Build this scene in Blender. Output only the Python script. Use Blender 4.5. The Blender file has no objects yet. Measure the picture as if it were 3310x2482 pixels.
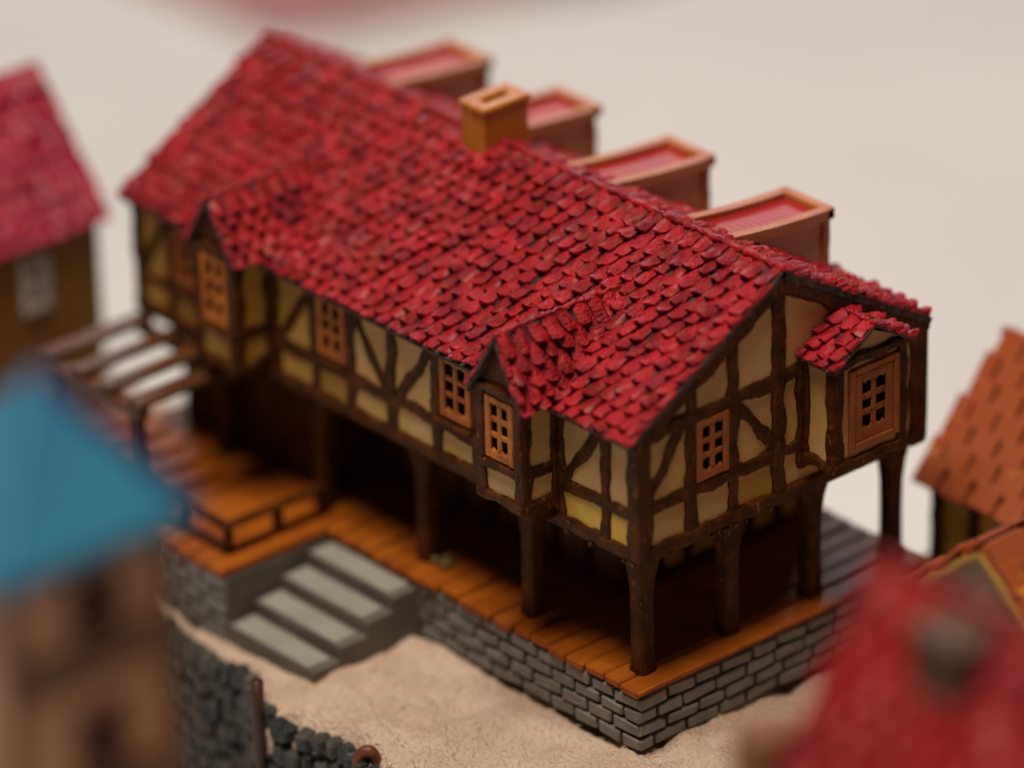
import bpy, math, random
from mathutils import Vector, Matrix, noise

# ------------------------------------------------------------------ scene units: one unit is one centimetre
S = bpy.context.scene
S.unit_settings.scale_length = 0.01
COL = S.collection
R = random.Random(7)

# ------------------------------------------------------------------ materials
def mat(name, c1, c2=None, scale=1.5, rough=0.6, bump=0.1, bscale=14.0, layers=0.0, lscale=26.0,
        c3=None, c3_at=0.66, c3_scale=4.0, c3_stretch=(1, 1, 1), spec=0.5, coat=0.0, contrast=0.12, lay_dir='Z'):
    m = bpy.data.materials.new(name); m.use_nodes = True
    nt = m.node_tree; N = nt.nodes; L = nt.links; N.clear()
    out = N.new('ShaderNodeOutputMaterial'); b = N.new('ShaderNodeBsdfPrincipled')
    L.new(b.outputs[0], out.inputs[0])
    b.inputs['Roughness'].default_value = rough
    b.inputs['Specular IOR Level'].default_value = spec
    b.inputs['Coat Weight'].default_value = coat
    b.inputs['Coat Roughness'].default_value = 0.25
    tc = N.new('ShaderNodeTexCoord')
    n1 = N.new('ShaderNodeTexNoise'); n1.inputs['Scale'].default_value = scale; n1.inputs['Detail'].default_value = 4
    L.new(tc.outputs['Object'], n1.inputs['Vector'])
    r1 = N.new('ShaderNodeValToRGB')
    r1.color_ramp.elements[0].position = 0.5 - contrast; r1.color_ramp.elements[1].position = 0.5 + contrast
    r1.color_ramp.elements[0].color = (*c1, 1); r1.color_ramp.elements[1].color = (*(c2 or c1), 1)
    L.new(n1.outputs['Fac'], r1.inputs[0])
    col = r1.outputs[0]
    if c3:
        n3 = N.new('ShaderNodeTexNoise'); n3.inputs['Scale'].default_value = c3_scale; n3.inputs['Detail'].default_value = 6
        n3.inputs['Roughness'].default_value = 0.65
        mp = N.new('ShaderNodeMapping'); mp.inputs['Location'].default_value = (7.3, 2.1, 5.7); mp.inputs['Scale'].default_value = c3_stretch
        L.new(tc.outputs['Object'], mp.inputs[0]); L.new(mp.outputs[0], n3.inputs['Vector'])
        r3 = N.new('ShaderNodeValToRGB'); r3.color_ramp.elements[0].position = c3_at; r3.color_ramp.elements[1].position = c3_at + 0.05
        r3.color_ramp.elements[0].color = (0, 0, 0, 1); r3.color_ramp.elements[1].color = (1, 1, 1, 1)
        L.new(n3.outputs['Fac'], r3.inputs[0])
        mx = N.new('ShaderNodeMix'); mx.data_type = 'RGBA'
        L.new(r3.outputs[0], mx.inputs[0]); L.new(col, mx.inputs[6]); mx.inputs[7].default_value = (*c3, 1)
        col = mx.outputs[2]
    L.new(col, b.inputs['Base Color'])
    n2 = N.new('ShaderNodeTexNoise'); n2.inputs['Scale'].default_value = bscale; n2.inputs['Detail'].default_value = 5
    L.new(tc.outputs['Object'], n2.inputs['Vector'])
    bp = N.new('ShaderNodeBump'); bp.inputs['Strength'].default_value = 1.0; bp.inputs['Distance'].default_value = bump * 0.1
    L.new(n2.outputs['Fac'], bp.inputs['Height'])
    nrm = bp.outputs[0]
    if layers:
        w = N.new('ShaderNodeTexWave'); w.wave_type = 'BANDS'; w.bands_direction = lay_dir
        w.inputs['Scale'].default_value = lscale / 27.0
        w.inputs['Distortion'].default_value = 2.6; w.inputs['Detail'].default_value = 3; w.inputs['Detail Scale'].default_value = 0.35; w.inputs['Detail Roughness'].default_value = 0.6
        L.new(tc.outputs['Object'], w.inputs['Vector'])
        b2 = N.new('ShaderNodeBump'); b2.inputs['Strength'].default_value = 1.0; b2.inputs['Distance'].default_value = layers * 0.045
        L.new(w.outputs['Fac'], b2.inputs['Height']); L.new(nrm, b2.inputs['Normal'])
        nrm = b2.outputs[0]
    L.new(nrm, b.inputs['Normal'])
    return m

M = {}
M['tile'] = mat('glossy_red_paint', (0.22, 0.0045, 0.012), (0.45, 0.012, 0.022), scale=1.8, rough=0.40, bump=0.8, bscale=13, layers=0.10, lscale=120,
                c3=(0.46, 0.055, 0.02), c3_at=0.64, c3_scale=1.6, spec=0.3, coat=0.15)
M['tile_gap'] = mat('dark_shade_under_tiles', (0.022, 0.010, 0.007), (0.07, 0.045, 0.032), scale=5, rough=0.8, bump=0.2)  # near-black board: the shade in the holes between tiles is put into its colour
M['timber'] = mat('dark_brown_timber_paint', (0.040, 0.0125, 0.0020), (0.085, 0.026, 0.0038), spec=0.13, scale=2.2, rough=0.45, bump=0.35, bscale=12,
                  c3=(0.24, 0.07, 0.011), c3_at=0.61, c3_scale=8, c3_stretch=(1, 1, 0.3), layers=0.08, lscale=130)
M['plaster'] = mat('cream_plaster_paint', (0.62, 0.40, 0.185), (0.55, 0.325, 0.09), scale=0.55, rough=0.5, bump=0.15, bscale=9, layers=0.25, lscale=150,
                   contrast=0.16, c3=(0.62, 0.42, 0.28), c3_at=0.68, c3_scale=5)
M['yellow'] = mat('yellow_ochre_plaster_paint', (0.68, 0.48, 0.10), (0.58, 0.36, 0.04), scale=0.8, rough=0.5, bump=0.15, bscale=9, layers=0.2, lscale=150)
M['amber'] = mat('amber_yellow_plaster_paint', (0.50, 0.29, 0.06), (0.42, 0.23, 0.035), scale=0.8, rough=0.5, bump=0.15, bscale=9, layers=0.2, lscale=150)
M['window'] = mat('orange_brown_window_paint', (0.36, 0.10, 0.014), (0.27, 0.07, 0.011), scale=1.8, rough=0.5, bump=0.2, bscale=14, layers=0.2, lscale=150)
M['window_yellow'] = mat('yellow_orange_window_paint', (0.50, 0.165, 0.013), (0.32, 0.085, 0.010), scale=2.2, rough=0.5, bump=0.2, bscale=14, layers=0.2, lscale=150)
M['dark'] = mat('black_opening_shade', (0.008, 0.004, 0.003), rough=0.9, spec=0.0)  # flat black stands in for shade inside windows, flue and doorway
M['deck'] = mat('orange_brown_deck_paint', (0.25, 0.062, 0.007), (0.35, 0.10, 0.010), spec=0.14, scale=1.1, rough=0.42, bump=0.2, bscale=10, layers=0.04, lscale=120, lay_dir='X',
                c3=(0.24, 0.065, 0.012), c3_at=0.6, c3_scale=1.4)
M['plank_gap'] = mat('dark_gap_between_planks', (0.03, 0.010, 0.004), rough=0.8)
M['brick'] = mat('grey_brick_paint', (0.20, 0.19, 0.18), (0.15, 0.14, 0.13), scale=2.0, rough=0.5, bump=0.2, bscale=10, c3=(0.23, 0.21, 0.185), c3_at=0.62, c3_scale=3)
M['mortar'] = mat('charcoal_joint_paint', (0.030, 0.027, 0.024), (0.05, 0.045, 0.04), rough=0.6, bump=0.2)
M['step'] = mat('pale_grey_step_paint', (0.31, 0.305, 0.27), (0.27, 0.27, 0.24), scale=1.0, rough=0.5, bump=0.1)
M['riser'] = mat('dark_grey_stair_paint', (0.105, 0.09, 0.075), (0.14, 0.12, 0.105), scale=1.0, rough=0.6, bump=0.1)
M['orange'] = mat('ochre_orange_chimney_paint', (0.54, 0.205, 0.02), (0.45, 0.15, 0.016), scale=1.2, rough=0.4, bump=0.12,
                  c3=(0.42, 0.05, 0.02), c3_at=0.62, c3_scale=1.3, layers=0.06, lscale=120)
M['rim'] = mat('terracotta_orange_rim_paint', (0.48, 0.17, 0.045), (0.42, 0.12, 0.03), scale=1.2, rough=0.45, bump=0.15)
M['dormer_red'] = mat('glossy_pink_red_paint', (0.40, 0.016, 0.020), (0.36, 0.02, 0.022), spec=0.35, scale=1.2, rough=0.42, bump=0.1, layers=0.15, lscale=40, lay_dir='X')
M['dormer_wall'] = mat('pinkish_brown_dormer_paint', (0.62, 0.36, 0.22), (0.55, 0.34, 0.18), scale=1.0, rough=0.5, bump=0.1, layers=0.1, lscale=120)
M['cobble'] = mat('blue_black_cobble_paint', (0.016, 0.023, 0.027), (0.060, 0.055, 0.047), scale=1.6, rough=0.55, bump=0.3, bscale=6, contrast=0.08)
M['blue'] = mat('turquoise_roof_paint', (0.025, 0.23, 0.37), (0.025, 0.17, 0.33), scale=0.35, rough=0.45, bump=0.2, c3=(0.03, 0.08, 0.22), c3_at=0.62, c3_scale=0.6)
M['blue_ridge'] = mat('navy_blue_ridge_paint', (0.015, 0.05, 0.14), (0.05, 0.04, 0.13), scale=0.8, rough=0.5, bump=0.2)
M['tower'] = mat('pinkish_brown_tower_paint', (0.58, 0.31, 0.17), (0.50, 0.25, 0.12), scale=0.6, rough=0.55, bump=0.2)
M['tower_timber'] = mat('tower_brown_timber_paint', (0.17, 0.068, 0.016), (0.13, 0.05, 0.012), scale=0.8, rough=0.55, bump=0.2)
M['tower_window'] = mat('tower_dark_red_window_paint', (0.11, 0.022, 0.010), rough=0.6)
M['crimson'] = mat('crimson_cottage_roof_paint', (0.30, 0.007, 0.032), (0.37, 0.010, 0.04), scale=1.0, rough=0.4, bump=0.5, bscale=6,
                   c3=(0.27, 0.012, 0.035), c3_at=0.6, c3_scale=1.2)
M['ochre_wall'] = mat('ochre_brown_cottage_paint', (0.24, 0.115, 0.014), (0.20, 0.085, 0.010), scale=0.5, rough=0.55, bump=0.15)
M['white_win'] = mat('pale_grey_lilac_window_paint', (0.50, 0.44, 0.40), (0.42, 0.36, 0.36), scale=2, rough=0.5)
M['grey_win'] = mat('slate_window_pane_paint', (0.16, 0.15, 0.16), rough=0.5)
M['terracotta'] = mat('orange_terracotta_shingle_paint', (0.36, 0.068, 0.015), (0.33, 0.08, 0.022), scale=1.0, rough=0.5, bump=0.3,
                      c3=(0.55, 0.24, 0.03), c3_at=0.62, c3_scale=0.9)
M['scarlet'] = mat('scarlet_roof_paint', (0.28, 0.005, 0.007), (0.21, 0.005, 0.014), scale=0.5, rough=0.42, bump=0.6, bscale=4,
                   c3=(0.34, 0.03, 0.008), c3_at=0.62, c3_scale=0.7, spec=0.3)
M['grey_gable'] = mat('beige_grey_gable_paint', (0.33, 0.26, 0.19), (0.27, 0.21, 0.14), scale=1, rough=0.5)
M['khaki'] = mat('khaki_edge_paint', (0.34, 0.22, 0.05), rough=0.5)
M['brownwood'] = mat('warm_brown_wood_paint', (0.22, 0.075, 0.015), (0.15, 0.05, 0.012), scale=0.8, rough=0.5, bump=0.3)
M['brown_stack'] = mat('olive_brown_stack_paint', (0.095, 0.04, 0.010), (0.075, 0.03, 0.008), scale=0.8, rough=0.55)
M['pergola_wood'] = mat('brown_pergola_paint', (0.075, 0.027, 0.008), (0.12, 0.045, 0.013), scale=1.5, rough=0.45, bump=0.2)
M['pole'] = mat('very_dark_brown_pole_paint', (0.05, 0.019, 0.007), (0.035, 0.014, 0.005), scale=2, rough=0.5)
M['rust'] = mat('reddish_brown_paint', (0.17, 0.045, 0.018), (0.10, 0.03, 0.012), scale=3, rough=0.45, bump=0.3)
M['filler'] = mat('off_white_filler', (0.60, 0.50, 0.38), (0.50, 0.40, 0.28), scale=3, rough=0.8, bump=0.4)
M['moss'] = mat('dried_olive_glue_paint', (0.14, 0.12, 0.03), (0.20, 0.10, 0.02), scale=5, rough=0.5, bump=0.5)
M['terrain'] = mat('sand_beige_plaster_terrain', (0.70, 0.545, 0.43), (0.60, 0.45, 0.34), scale=1.1, rough=0.85, bump=1.8, bscale=10.0,
                   c3=(0.30, 0.22, 0.14), c3_at=0.635, c3_scale=6.5, spec=0.25)
M['table'] = mat('off_white_table_top', (0.74, 0.755, 0.775), (0.64, 0.65, 0.665), scale=0.06, rough=0.7, bump=0.05, bscale=1, contrast=0.2, spec=0.3)
M['cloth'] = mat('mauve_cloth', (0.42, 0.21, 0.22), (0.36, 0.19, 0.22), scale=0.2, rough=0.9)
M['cloth_blue'] = mat('slate_blue_cloth', (0.22, 0.22, 0.36), (0.27, 0.25, 0.34), scale=0.2, rough=0.9)

# ------------------------------------------------------------------ mesh builder
class MB:
    def __init__(self):
        self.v = []; self.f = []; self.m = []; self.sm = []; self.mats = []
    def mi(self, k):
        if k not in self.mats: self.mats.append(k)
        return self.mats.index(k)
    def add(self, vs, fs, k, smooth=False):
        o = len(self.v); i = self.mi(k)
        self.v += [tuple(a) for a in vs]
        for f in fs:
            self.f.append(tuple(o + j for j in f)); self.m.append(i); self.sm.append(smooth)
    def box(self, a, b, k, bev=0.0, jit=0.0):
        self.obox(((a[0]+b[0])/2, (a[1]+b[1])/2, (a[2]+b[2])/2), (1,0,0), (0,1,0), (0,0,1),
                  abs(b[0]-a[0])/2, abs(b[1]-a[1])/2, abs(b[2]-a[2])/2, k, bev, jit)
    def obox(self, c, X, Y, Z, hx, hy, hz, k, bev=0.0, jit=0.0):
        """oriented box; with bev the edges are chamfered"""
        c = Vector(c); X = Vector(X).normalized(); Y = Vector(Y).normalized(); Z = Vector(Z).normalized()
        J = lambda: R.uniform(-jit, jit)
        if bev <= 0:
            vs = []
            for sx in (-1, 1):
                for sy in (-1, 1):
                    for sz in (-1, 1):
                        vs.append(c + X*(sx*hx+J()) + Y*(sy*hy+J()) + Z*(sz*hz+J()))
            fs = [(0,1,3,2),(4,6,7,5),(0,4,5,1),(2,3,7,6),(0,2,6,4),(1,5,7,3)]
            self.add(vs, fs, k); return
        b = min(bev, hx*0.9, hy*0.9, hz*0.9)
        vs = []; idx = {}
        for sx in (-1, 1):
            for sy in (-1, 1):
                for sz in (-1, 1):
                    jx, jy, jz = J(), J(), J()
                    for a in range(3):
                        x = sx*(hx - (0 if a == 0 else b)); y = sy*(hy - (0 if a == 1 else b)); z = sz*(hz - (0 if a == 2 else b))
                        idx[(sx, sy, sz, a)] = len(vs)
                        vs.append(c + X*(x+jx) + Y*(y+jy) + Z*(z+jz))
        I = lambda sx, sy, sz, a: idx[(sx, sy, sz, a)]
        fs = []
        for s in (-1, 1):
            fs.append((I(s,-1,-1,0), I(s,1,-1,0), I(s,1,1,0), I(s,-1,1,0)))
            fs.append((I(-1,s,-1,1), I(1,s,-1,1), I(1,s,1,1), I(-1,s,1,1)))
            fs.append((I(-1,-1,s,2), I(1,-1,s,2), I(1,1,s,2), I(-1,1,s,2)))
        for s in (-1, 1):
            for t in (-1, 1):
                fs.append((I(s,t,-1,0), I(s,t,1,0), I(s,t,1,1), I(s,t,-1,1)))
                fs.append((I(s,-1,t,0), I(s,1,t,0), I(s,1,t,2), I(s,-1,t,2)))
                fs.append((I(-1,s,t,1), I(1,s,t,1), I(1,s,t,2), I(-1,s,t,2)))
        for sx in (-1, 1):
            for sy in (-1, 1):
                for sz in (-1, 1):
                    fs.append((I(sx,sy,sz,0), I(sx,sy,sz,1), I(sx,sy,sz,2)))
        self.add(vs, fs, k)
    def beam(self, p0, p1, n, w, d, k='timber', jit=0.034, seg=0.12, ends=True):
        """hand-painted beam lying on a face: n = face normal, w = width on the face, d = how far it stands out; edges wander"""
        p0 = Vector(p0); p1 = Vector(p1); n = Vector(n).normalized()
        t = p1 - p0; L = t.length; t.normalize(); s = n.cross(t).normalized()
        q = max(2, int(L/seg)); ph = R.random()*50
        prof = [(-0.5, -0.35), (-0.47, 0.72), (-0.30, 1.0), (0.30, 1.0), (0.47, 0.72), (0.5, -0.35)]
        vs = []
        for i in range(q+1):
            a = i/q; wl = jit*2.6*noise.noise(Vector((ph, a*L*1.9, 0))) + R.uniform(-jit, jit)*0.5
            wr = jit*2.6*noise.noise(Vector((ph+9, a*L*1.9, 3))) + R.uniform(-jit, jit)*0.5
            dd = d*(1 + R.uniform(-0.10, 0.10))
            for (x, y) in prof:
                sx = x*w + (wl if x < 0 else wr)*(1.0 if abs(x) > 0.4 else 0.5)
                vs.append(p0 + t*(a*L) + s*sx + n*(y*dd))
        P = len(prof); fs = []
        for i in range(q):
            for j in range(P):
                j2 = (j+1) % P
                fs.append((i*P+j, i*P+j2, (i+1)*P+j2, (i+1)*P+j))
        if ends:
            fs.append(tuple(range(P-1, -1, -1))); fs.append(tuple(q*P+j for j in range(P)))
        self.add(vs, fs, k)
    def poly(self, pts, k):
        self.add(pts, [tuple(range(len(pts)))], k)
    def prism(self, pts, off, k):
        """extrude polygon pts by vector off (closed)"""
        n = len(pts); off = Vector(off)
        a = [Vector(p) for p in pts]; vs = a + [p+off for p in a]
        fs = [tuple(range(n-1, -1, -1)), tuple(range(n, 2*n))]
        for i in range(n):
            j = (i+1) % n; fs.append((i, j, n+j, n+i))
        self.add(vs, fs, k)
    def loft(self, rings, k, smooth=True, cap=True):
        n = len(rings[0]); vs = [p for r in rings for p in r]; fs = []
        for i in range(len(rings)-1):
            for j in range(n):
                j2 = (j+1) % n
                fs.append((i*n+j, i*n+j2, (i+1)*n+j2, (i+1)*n+j))
        if cap:
            fs.append(tuple(range(n-1, -1, -1))); fs.append(tuple((len(rings)-1)*n+j for j in range(n)))
        self.add(vs, fs, k, smooth)
    def tube(self, pts, r, k, n=8):
        pts = [Vector(p) for p in pts]; rings = []
        for i, p in enumerate(pts):
            t = (pts[min(i+1, len(pts)-1)] - pts[max(i-1, 0)]).normalized()
            a = t.cross(Vector((0.3, 0.2, 1))).normalized(); b = t.cross(a)
            rr = r[i] if isinstance(r, (list, tuple)) else r
            rings.append([p + a*math.cos(6.2832*j/n)*rr + b*math.sin(6.2832*j/n)*rr for j in range(n)])
        self.loft(rings, k)
    def blob(self, c, rx, ry, rz, k, n=8, m=5, jit=0.0, X=(1,0,0), Y=(0,1,0), Z=(0,0,1)):
        c = Vector(c); X = Vector(X); Y = Vector(Y); Z = Vector(Z); rings = []
        for i in range(m+1):
            ph = -math.pi/2 + math.pi*(0.04 + 0.92*i/m)
            rings.append([c + X*(rx*math.cos(ph)*math.cos(6.2832*j/n)*(1+R.uniform(-jit, jit)))
                            + Y*(ry*math.cos(ph)*math.sin(6.2832*j/n)*(1+R.uniform(-jit, jit))) + Z*(rz*math.sin(ph)) for j in range(n)])
        self.loft(rings, k)
    def build(self, name, parent=None, label=None):
        me = bpy.data.meshes.new(name); me.from_pydata(self.v, [], self.f)
        for k in self.mats: me.materials.append(M[k])
        me.polygons.foreach_set('material_index', self.m); me.polygons.foreach_set('use_smooth', self.sm)
        me.validate(); me.update()
        import bmesh
        bm = bmesh.new(); bm.from_mesh(me); bmesh.ops.recalc_face_normals(bm, faces=bm.faces); bm.to_mesh(me); bm.free()
        o = bpy.data.objects.new(name, me); COL.objects.link(o)
        if parent:
            o.parent = parent
            if parent.type == 'EMPTY': o.matrix_parent_inverse = Matrix.Translation(-parent.location)
        if label: o['label'] = label
        return o

def thing(name, loc, label, cat, group=None):
    o = bpy.data.objects.new(name, None); COL.objects.link(o); o.location = loc
    o.empty_display_size = 0.5; o['label'] = label; o['category'] = cat
    if group: o['group'] = group
    return o

# ------------------------------------------------------------------ roof tiles
def tile(mb, o, u, s, n, w, l, k, lift=0.12, arch=0.05, jit=0.030):
    """one lumpy hand-painted pantile: o = top centre, u = across, s = down the slope, n = normal"""
    A = 6; B = 5; vs = []; c0 = 0.0; lift = lift*1.0
    tw = R.uniform(-0.07, 0.07)
    uu = (u + s*tw).normalized(); ss = (s - u*tw).normalized()
    lf = lift*R.uniform(0.6, 1.35); l = l*R.uniform(0.92, 1.06); w = w*R.uniform(0.96, 1.06)
    side = R.uniform(-0.03, 0.03); nk = R.uniform(0.04, 0.16); nt_ = 0.0
    for b in range(B):
        t = b/(B-1)
        for a in range(A):
            x = a/(A-1)*2-1
            wid = w/2*(1.02 - 0.04*t) + 0.012*math.sin(t*9+side*80)
            ln = l*t
            if b == B-1: ln -= l*nk*abs(x)**4
            if b == 0: ln += l*nt_*(1-abs(x))**1.5
            if b == B-1 and abs(x) > 0.9: wid *= 0.86
            q = o + u*(x*wid) + s*ln
            h = c0 + lf*t + (arch+0.02)*(1-abs(x)**2.2)*(0.7+0.4*t) + side*x
            h += 0.045*noise.noise(q*4.5) + 0.04*noise.noise(q*12)
            vs.append(o + uu*(x*wid + R.uniform(-jit, jit)*0.5) + ss*(ln + R.uniform(-jit, jit)*0.8) + n*(h+R.uniform(-jit, jit)*0.35))
    fs = []
    for b in range(B-1):
        for a in range(A-1):
            i = b*A+a; fs.append((i, i+1, i+A+1, i+A))
    mb.add(vs, fs, k, True)
    edge = [b*A for b in range(B)] + [(B-1)*A+a for a in range(1, A)] + [b*A+A-1 for b in range(B-2, -1, -1)]
    ev = [vs[e] for e in edge]; m_ = len(ev)
    lo = [p - n*min((p-o).dot(n)+0.02, R.uniform(0.08, 0.13)) + ss*R.uniform(-0.02, 0.01) for p in ev]
    mb.add(ev+lo, [(i, i+1, m_+i+1, m_+i) for i in range(m_-1)], k)

def shingle(mb, o, u, s, n, w, l, k):
    t = R.uniform(-0.03, 0.03); uu = (u+s*t).normalized(); nn = (n + s*0.16 + u*R.uniform(-0.03, 0.03)).normalized(); s2 = uu.cross(nn).normalized()
    if s2.dot(s) < 0: s2 = -s2
    mb.obox(o + s*l*0.5 + n*(0.085+R.uniform(-0.02, 0.03)), uu, s2, nn, w/2*0.99, l/2*R.uniform(0.94, 1.02), 0.055, k, bev=0.03, jit=0.012)

def tiled_slope(mb, top0, u, s, n, width, length, k, tw=0.405, course=0.375, skip=None, under='tile_gap', rows=None):
    """top0 = corner on the ridge; u along ridge; s down slope"""
    top0 = Vector(top0); u = Vector(u).normalized(); s = Vector(s).normalized(); n = Vector(n).normalized()
    nr = max(1, round(length/course)); ch = length/nr; nc = max(1, round(width/tw)); cw = width/nc
    for r in range(nr-1, -1, -1):
        sh = 0.5 if r % 2 else 0.0
        for c in range(nc + (1 if sh else 0)):
            x = (c + 0.5 - sh)*cw; wd = cw*R.uniform(0.74, 0.92)
            if sh and c == 0: x = cw*0.25; wd = cw*0.5
            if sh and c == nc: x = width - cw*0.25; wd = cw*0.5
            o = top0 + u*(x + R.uniform(-0.012, 0.012)) + s*(r*ch + R.uniform(-0.03, 0.03))
            if skip and skip(o + s*ch*0.6): continue
            if k == 'terracotta': shingle(mb, o, u, s, n, wd*1.04, ch*1.22, k)
            else: tile(mb, o, u, s, n, wd, ch*R.uniform(1.28, 1.62) if r < nr-2 else ch*(1.4 if r < nr-1 else 1.05), k)

def wall_bricks(mb, o, u, n, length, top, rows, bh=0.325, bl=0.84, k='brick', gap=0.075, out=0.11):
    """courses of raised bricks on a face; o = top corner, rows go down"""
    o = Vector(o); u = Vector(u).normalized(); n = Vector(n).normalized()
    for r in range(rows):
        z = -r*bh - bh/2
        x = -R.uniform(0.0, 0.12) - (bl*0.5 if r % 2 else 0); first = True
        while x < length:
            L = bl*R.uniform(0.85, 1.15); a = max(x, 0.0); b = min(x+L, length)
            if b - a > 0.12:
                hh = bh/2 - gap*0.5*R.uniform(0.5, 1.0)
                tilt = R.uniform(-0.07, 0.05)
                X = (u + Vector((0, 0, tilt))).normalized(); Z = (Vector((0, 0, 1)) - u*tilt).normalized()
                od = out*R.uniform(0.9, 1.2)
                if first: a -= 0.11
                first = False
                nn = (n + Vector((0, 0, R.uniform(0.0, 0.18)))).normalized()
                mb.obox(o + u*((a+b)/2) + Vector((0, 0, z)) + n*(od*0.25), X, nn, Z, (b-a)/2-gap/2, od*0.75, hh, k, bev=0.035, jit=0.016)
            x += L

# ================================================================== MAIN HOUSE
ZF = 3.075; L_ = 16.6; W = 8.1; ZR = 8.42; SL = 0.586
def zroof(x): return ZR - SL*abs(x-4.0)

house = thing('timber_framed_house', (4, 8, -1.4), 'large half-timbered house with long red tiled roof on posts over an orange plank deck', 'model house')

# ---- brick base
mb = MB()
mb.box((0.05, 0.12, -1.50), (8.3, 16.9, -0.2), 'mortar')
mb.box((-2.95, 10.15, -1.55), (0.05, 16.8, -0.2), 'mortar')
wall_bricks(mb, (0.05, 0.12, -0.2), (0, 1, 0), (-1, 0, 0), 7.2, 0, 4)
wall_bricks(mb, (0.05, 0.12, -0.2), (1, 0, 0), (0, -1, 0), 8.25, 0, 4)
wall_bricks(mb, (-2.95, 10.15, -0.2), (0, 1, 0), (-1, 0, 0), 6.6, 0, 5)
base = mb.build('brick_base', house)

# ---- deck planks
mb = MB()
mb.box((0.02, 0.02, -0.2), (8.3, 16.9, -0.06), 'plank_gap')
y = -0.02; i = 0
while y < 16.9:
    p = 0.57*R.uniform(0.9, 1.1)
    x0 = -0.10 + R.uniform(-0.07, 0.04)
    x1 = 8.42
    h = 0.0 + R.uniform(-0.025, 0.02)
    mb.obox(((x0+x1)/2, y+p/2, h-0.09), (1, R.uniform(-0.002, 0.002), 0), (0, 1, 0), (0, 0, 1), (x1-x0)/2, p/2-0.022, 0.105, 'deck', bev=0.045, jit=0.006)
    y += p; i += 1
mb.beam((-0.12, 0.02, -0.03), (8.45, 0.02, -0.03), (0, 0, 1), 0.17, 0.035, 'deck', jit=0.012)
deck = mb.build('deck', house)

# ---- terrace with its planks
mb = MB()
mb.box((-3.0, 10.12, -0.2), (0.0, 16.75, -0.06), 'plank_gap')
y = 10.05
while y < 16.7:
    p = 0.57*R.uniform(0.95, 1.05)
    mb.obox((-1.58, y+p/2, -0.09), (1, 0, 0), (0, 1, 0), (0, 0, 1), 1.52+R.uniform(-0.02, 0.02), p/2-0.02, 0.10+R.uniform(-0.01, 0.01), 'deck', bev=0.04, jit=0.006)
    y += p
for k in range(5):
    yy = 13.6 + k*0.62
    mb.box((-2.4, yy, 0.02), (-0.2, 17.0-0.02*k, 0.14+0.13*k), 'deck', bev=0.04)
terrace = mb.build('terrace', house)

# ---- railing
mb = MB()
rl = (-2.45, 10.62)
for x in (-2.45, -1.05, 0.2):
    mb.box((x-0.10, 10.52, 0.0), (x+0.10, 10.72, 0.62), 'timber', bev=0.03, jit=0.01)
for y in (12.2, 13.8, 15.2):
    mb.box((-2.55, y-0.1, 0.0), (-2.35, y+0.1, 0.62), 'timber', bev=0.03, jit=0.01)
mb.box((-2.62, 10.50, 0.60), (0.35, 10.76, 0.72), 'timber', bev=0.04, jit=0.01)
mb.box((-2.58, 10.77, 0.60), (-2.32, 15.3, 0.72), 'timber', bev=0.04, jit=0.01)
mb.box((-2.55, 10.53, 0.02), (0.3, 10.73, 0.10), 'timber', bev=0.03, jit=0.01)
mb.box((-2.55, 10.74, 0.02), (-2.35, 15.3, 0.10), 'timber', bev=0.03, jit=0.01)
mb.build('railing', house)

# ---- stairs
mb = MB()
for k in range(4):
    z = -0.30 - 0.32*k; x1 = 0.0 - 0.76*k; x0 = x1 - 0.76
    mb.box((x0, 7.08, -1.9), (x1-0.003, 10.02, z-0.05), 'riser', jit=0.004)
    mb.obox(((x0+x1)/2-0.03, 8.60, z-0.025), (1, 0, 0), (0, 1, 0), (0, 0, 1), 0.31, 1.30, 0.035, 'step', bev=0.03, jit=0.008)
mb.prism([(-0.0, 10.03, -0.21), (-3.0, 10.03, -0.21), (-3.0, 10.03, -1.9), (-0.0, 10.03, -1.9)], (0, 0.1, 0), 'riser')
mb.build('stairs', house)

# ---- posts
def post(x, y, ax):
    mb = MB(); rings = []
    lv = [(0.0, 0.24, 0.24), (0.25, 0.21, 0.21), (1.2, 0.20, 0.20), (1.9, 0.205, 0.21), (2.35, 0.23, 0.27), (2.7, 0.27, 0.38), (2.92, 0.31, 0.50), (3.06, 0.33, 0.58)]
    for (z, a, b) in lv:
        hx, hy = (b, a) if ax == 'x' else (a, b)
        if ax == 'xy': hx = hy = (a+b)/2
        ring = []
        for j in range(12):
            t = 6.2832*(j+0.5)/12; cx, cy = math.cos(t), math.sin(t)
            e = 0.45
            ring.append(Vector((x + hx*math.copysign(abs(cx)**e, cx)*(1+R.uniform(-0.03, 0.03)), y + hy*math.copysign(abs(cy)**e, cy)*(1+R.uniform(-0.03, 0.03)), z)))
        rings.append(ring)
    mb.loft(rings, 'timber', smooth=False)
    return mb.build('post', house)
ix = 0.62
post(ix, ix, 'xy')
for k in (1, 2, 3): post(ix + 2.43*k, ix, 'x')
for k in (1, 2, 3, 4): post(ix, ix + 3.443*k, 'y')
post(8.0-ix+0.45, 16.2, 'x')

# ---- olive glue lump behind one post (dried lump at post foot)
mb = MB()
for j in range(7):
    mb.blob((ix+0.05+R.uniform(-0.15, 0.15), ix+3.443*2-0.42+R.uniform(-0.25, 0.15), 0.06), 0.13, 0.13, 0.10, 'moss', jit=0.2)
mb.build('glue_lump', house)

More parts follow.
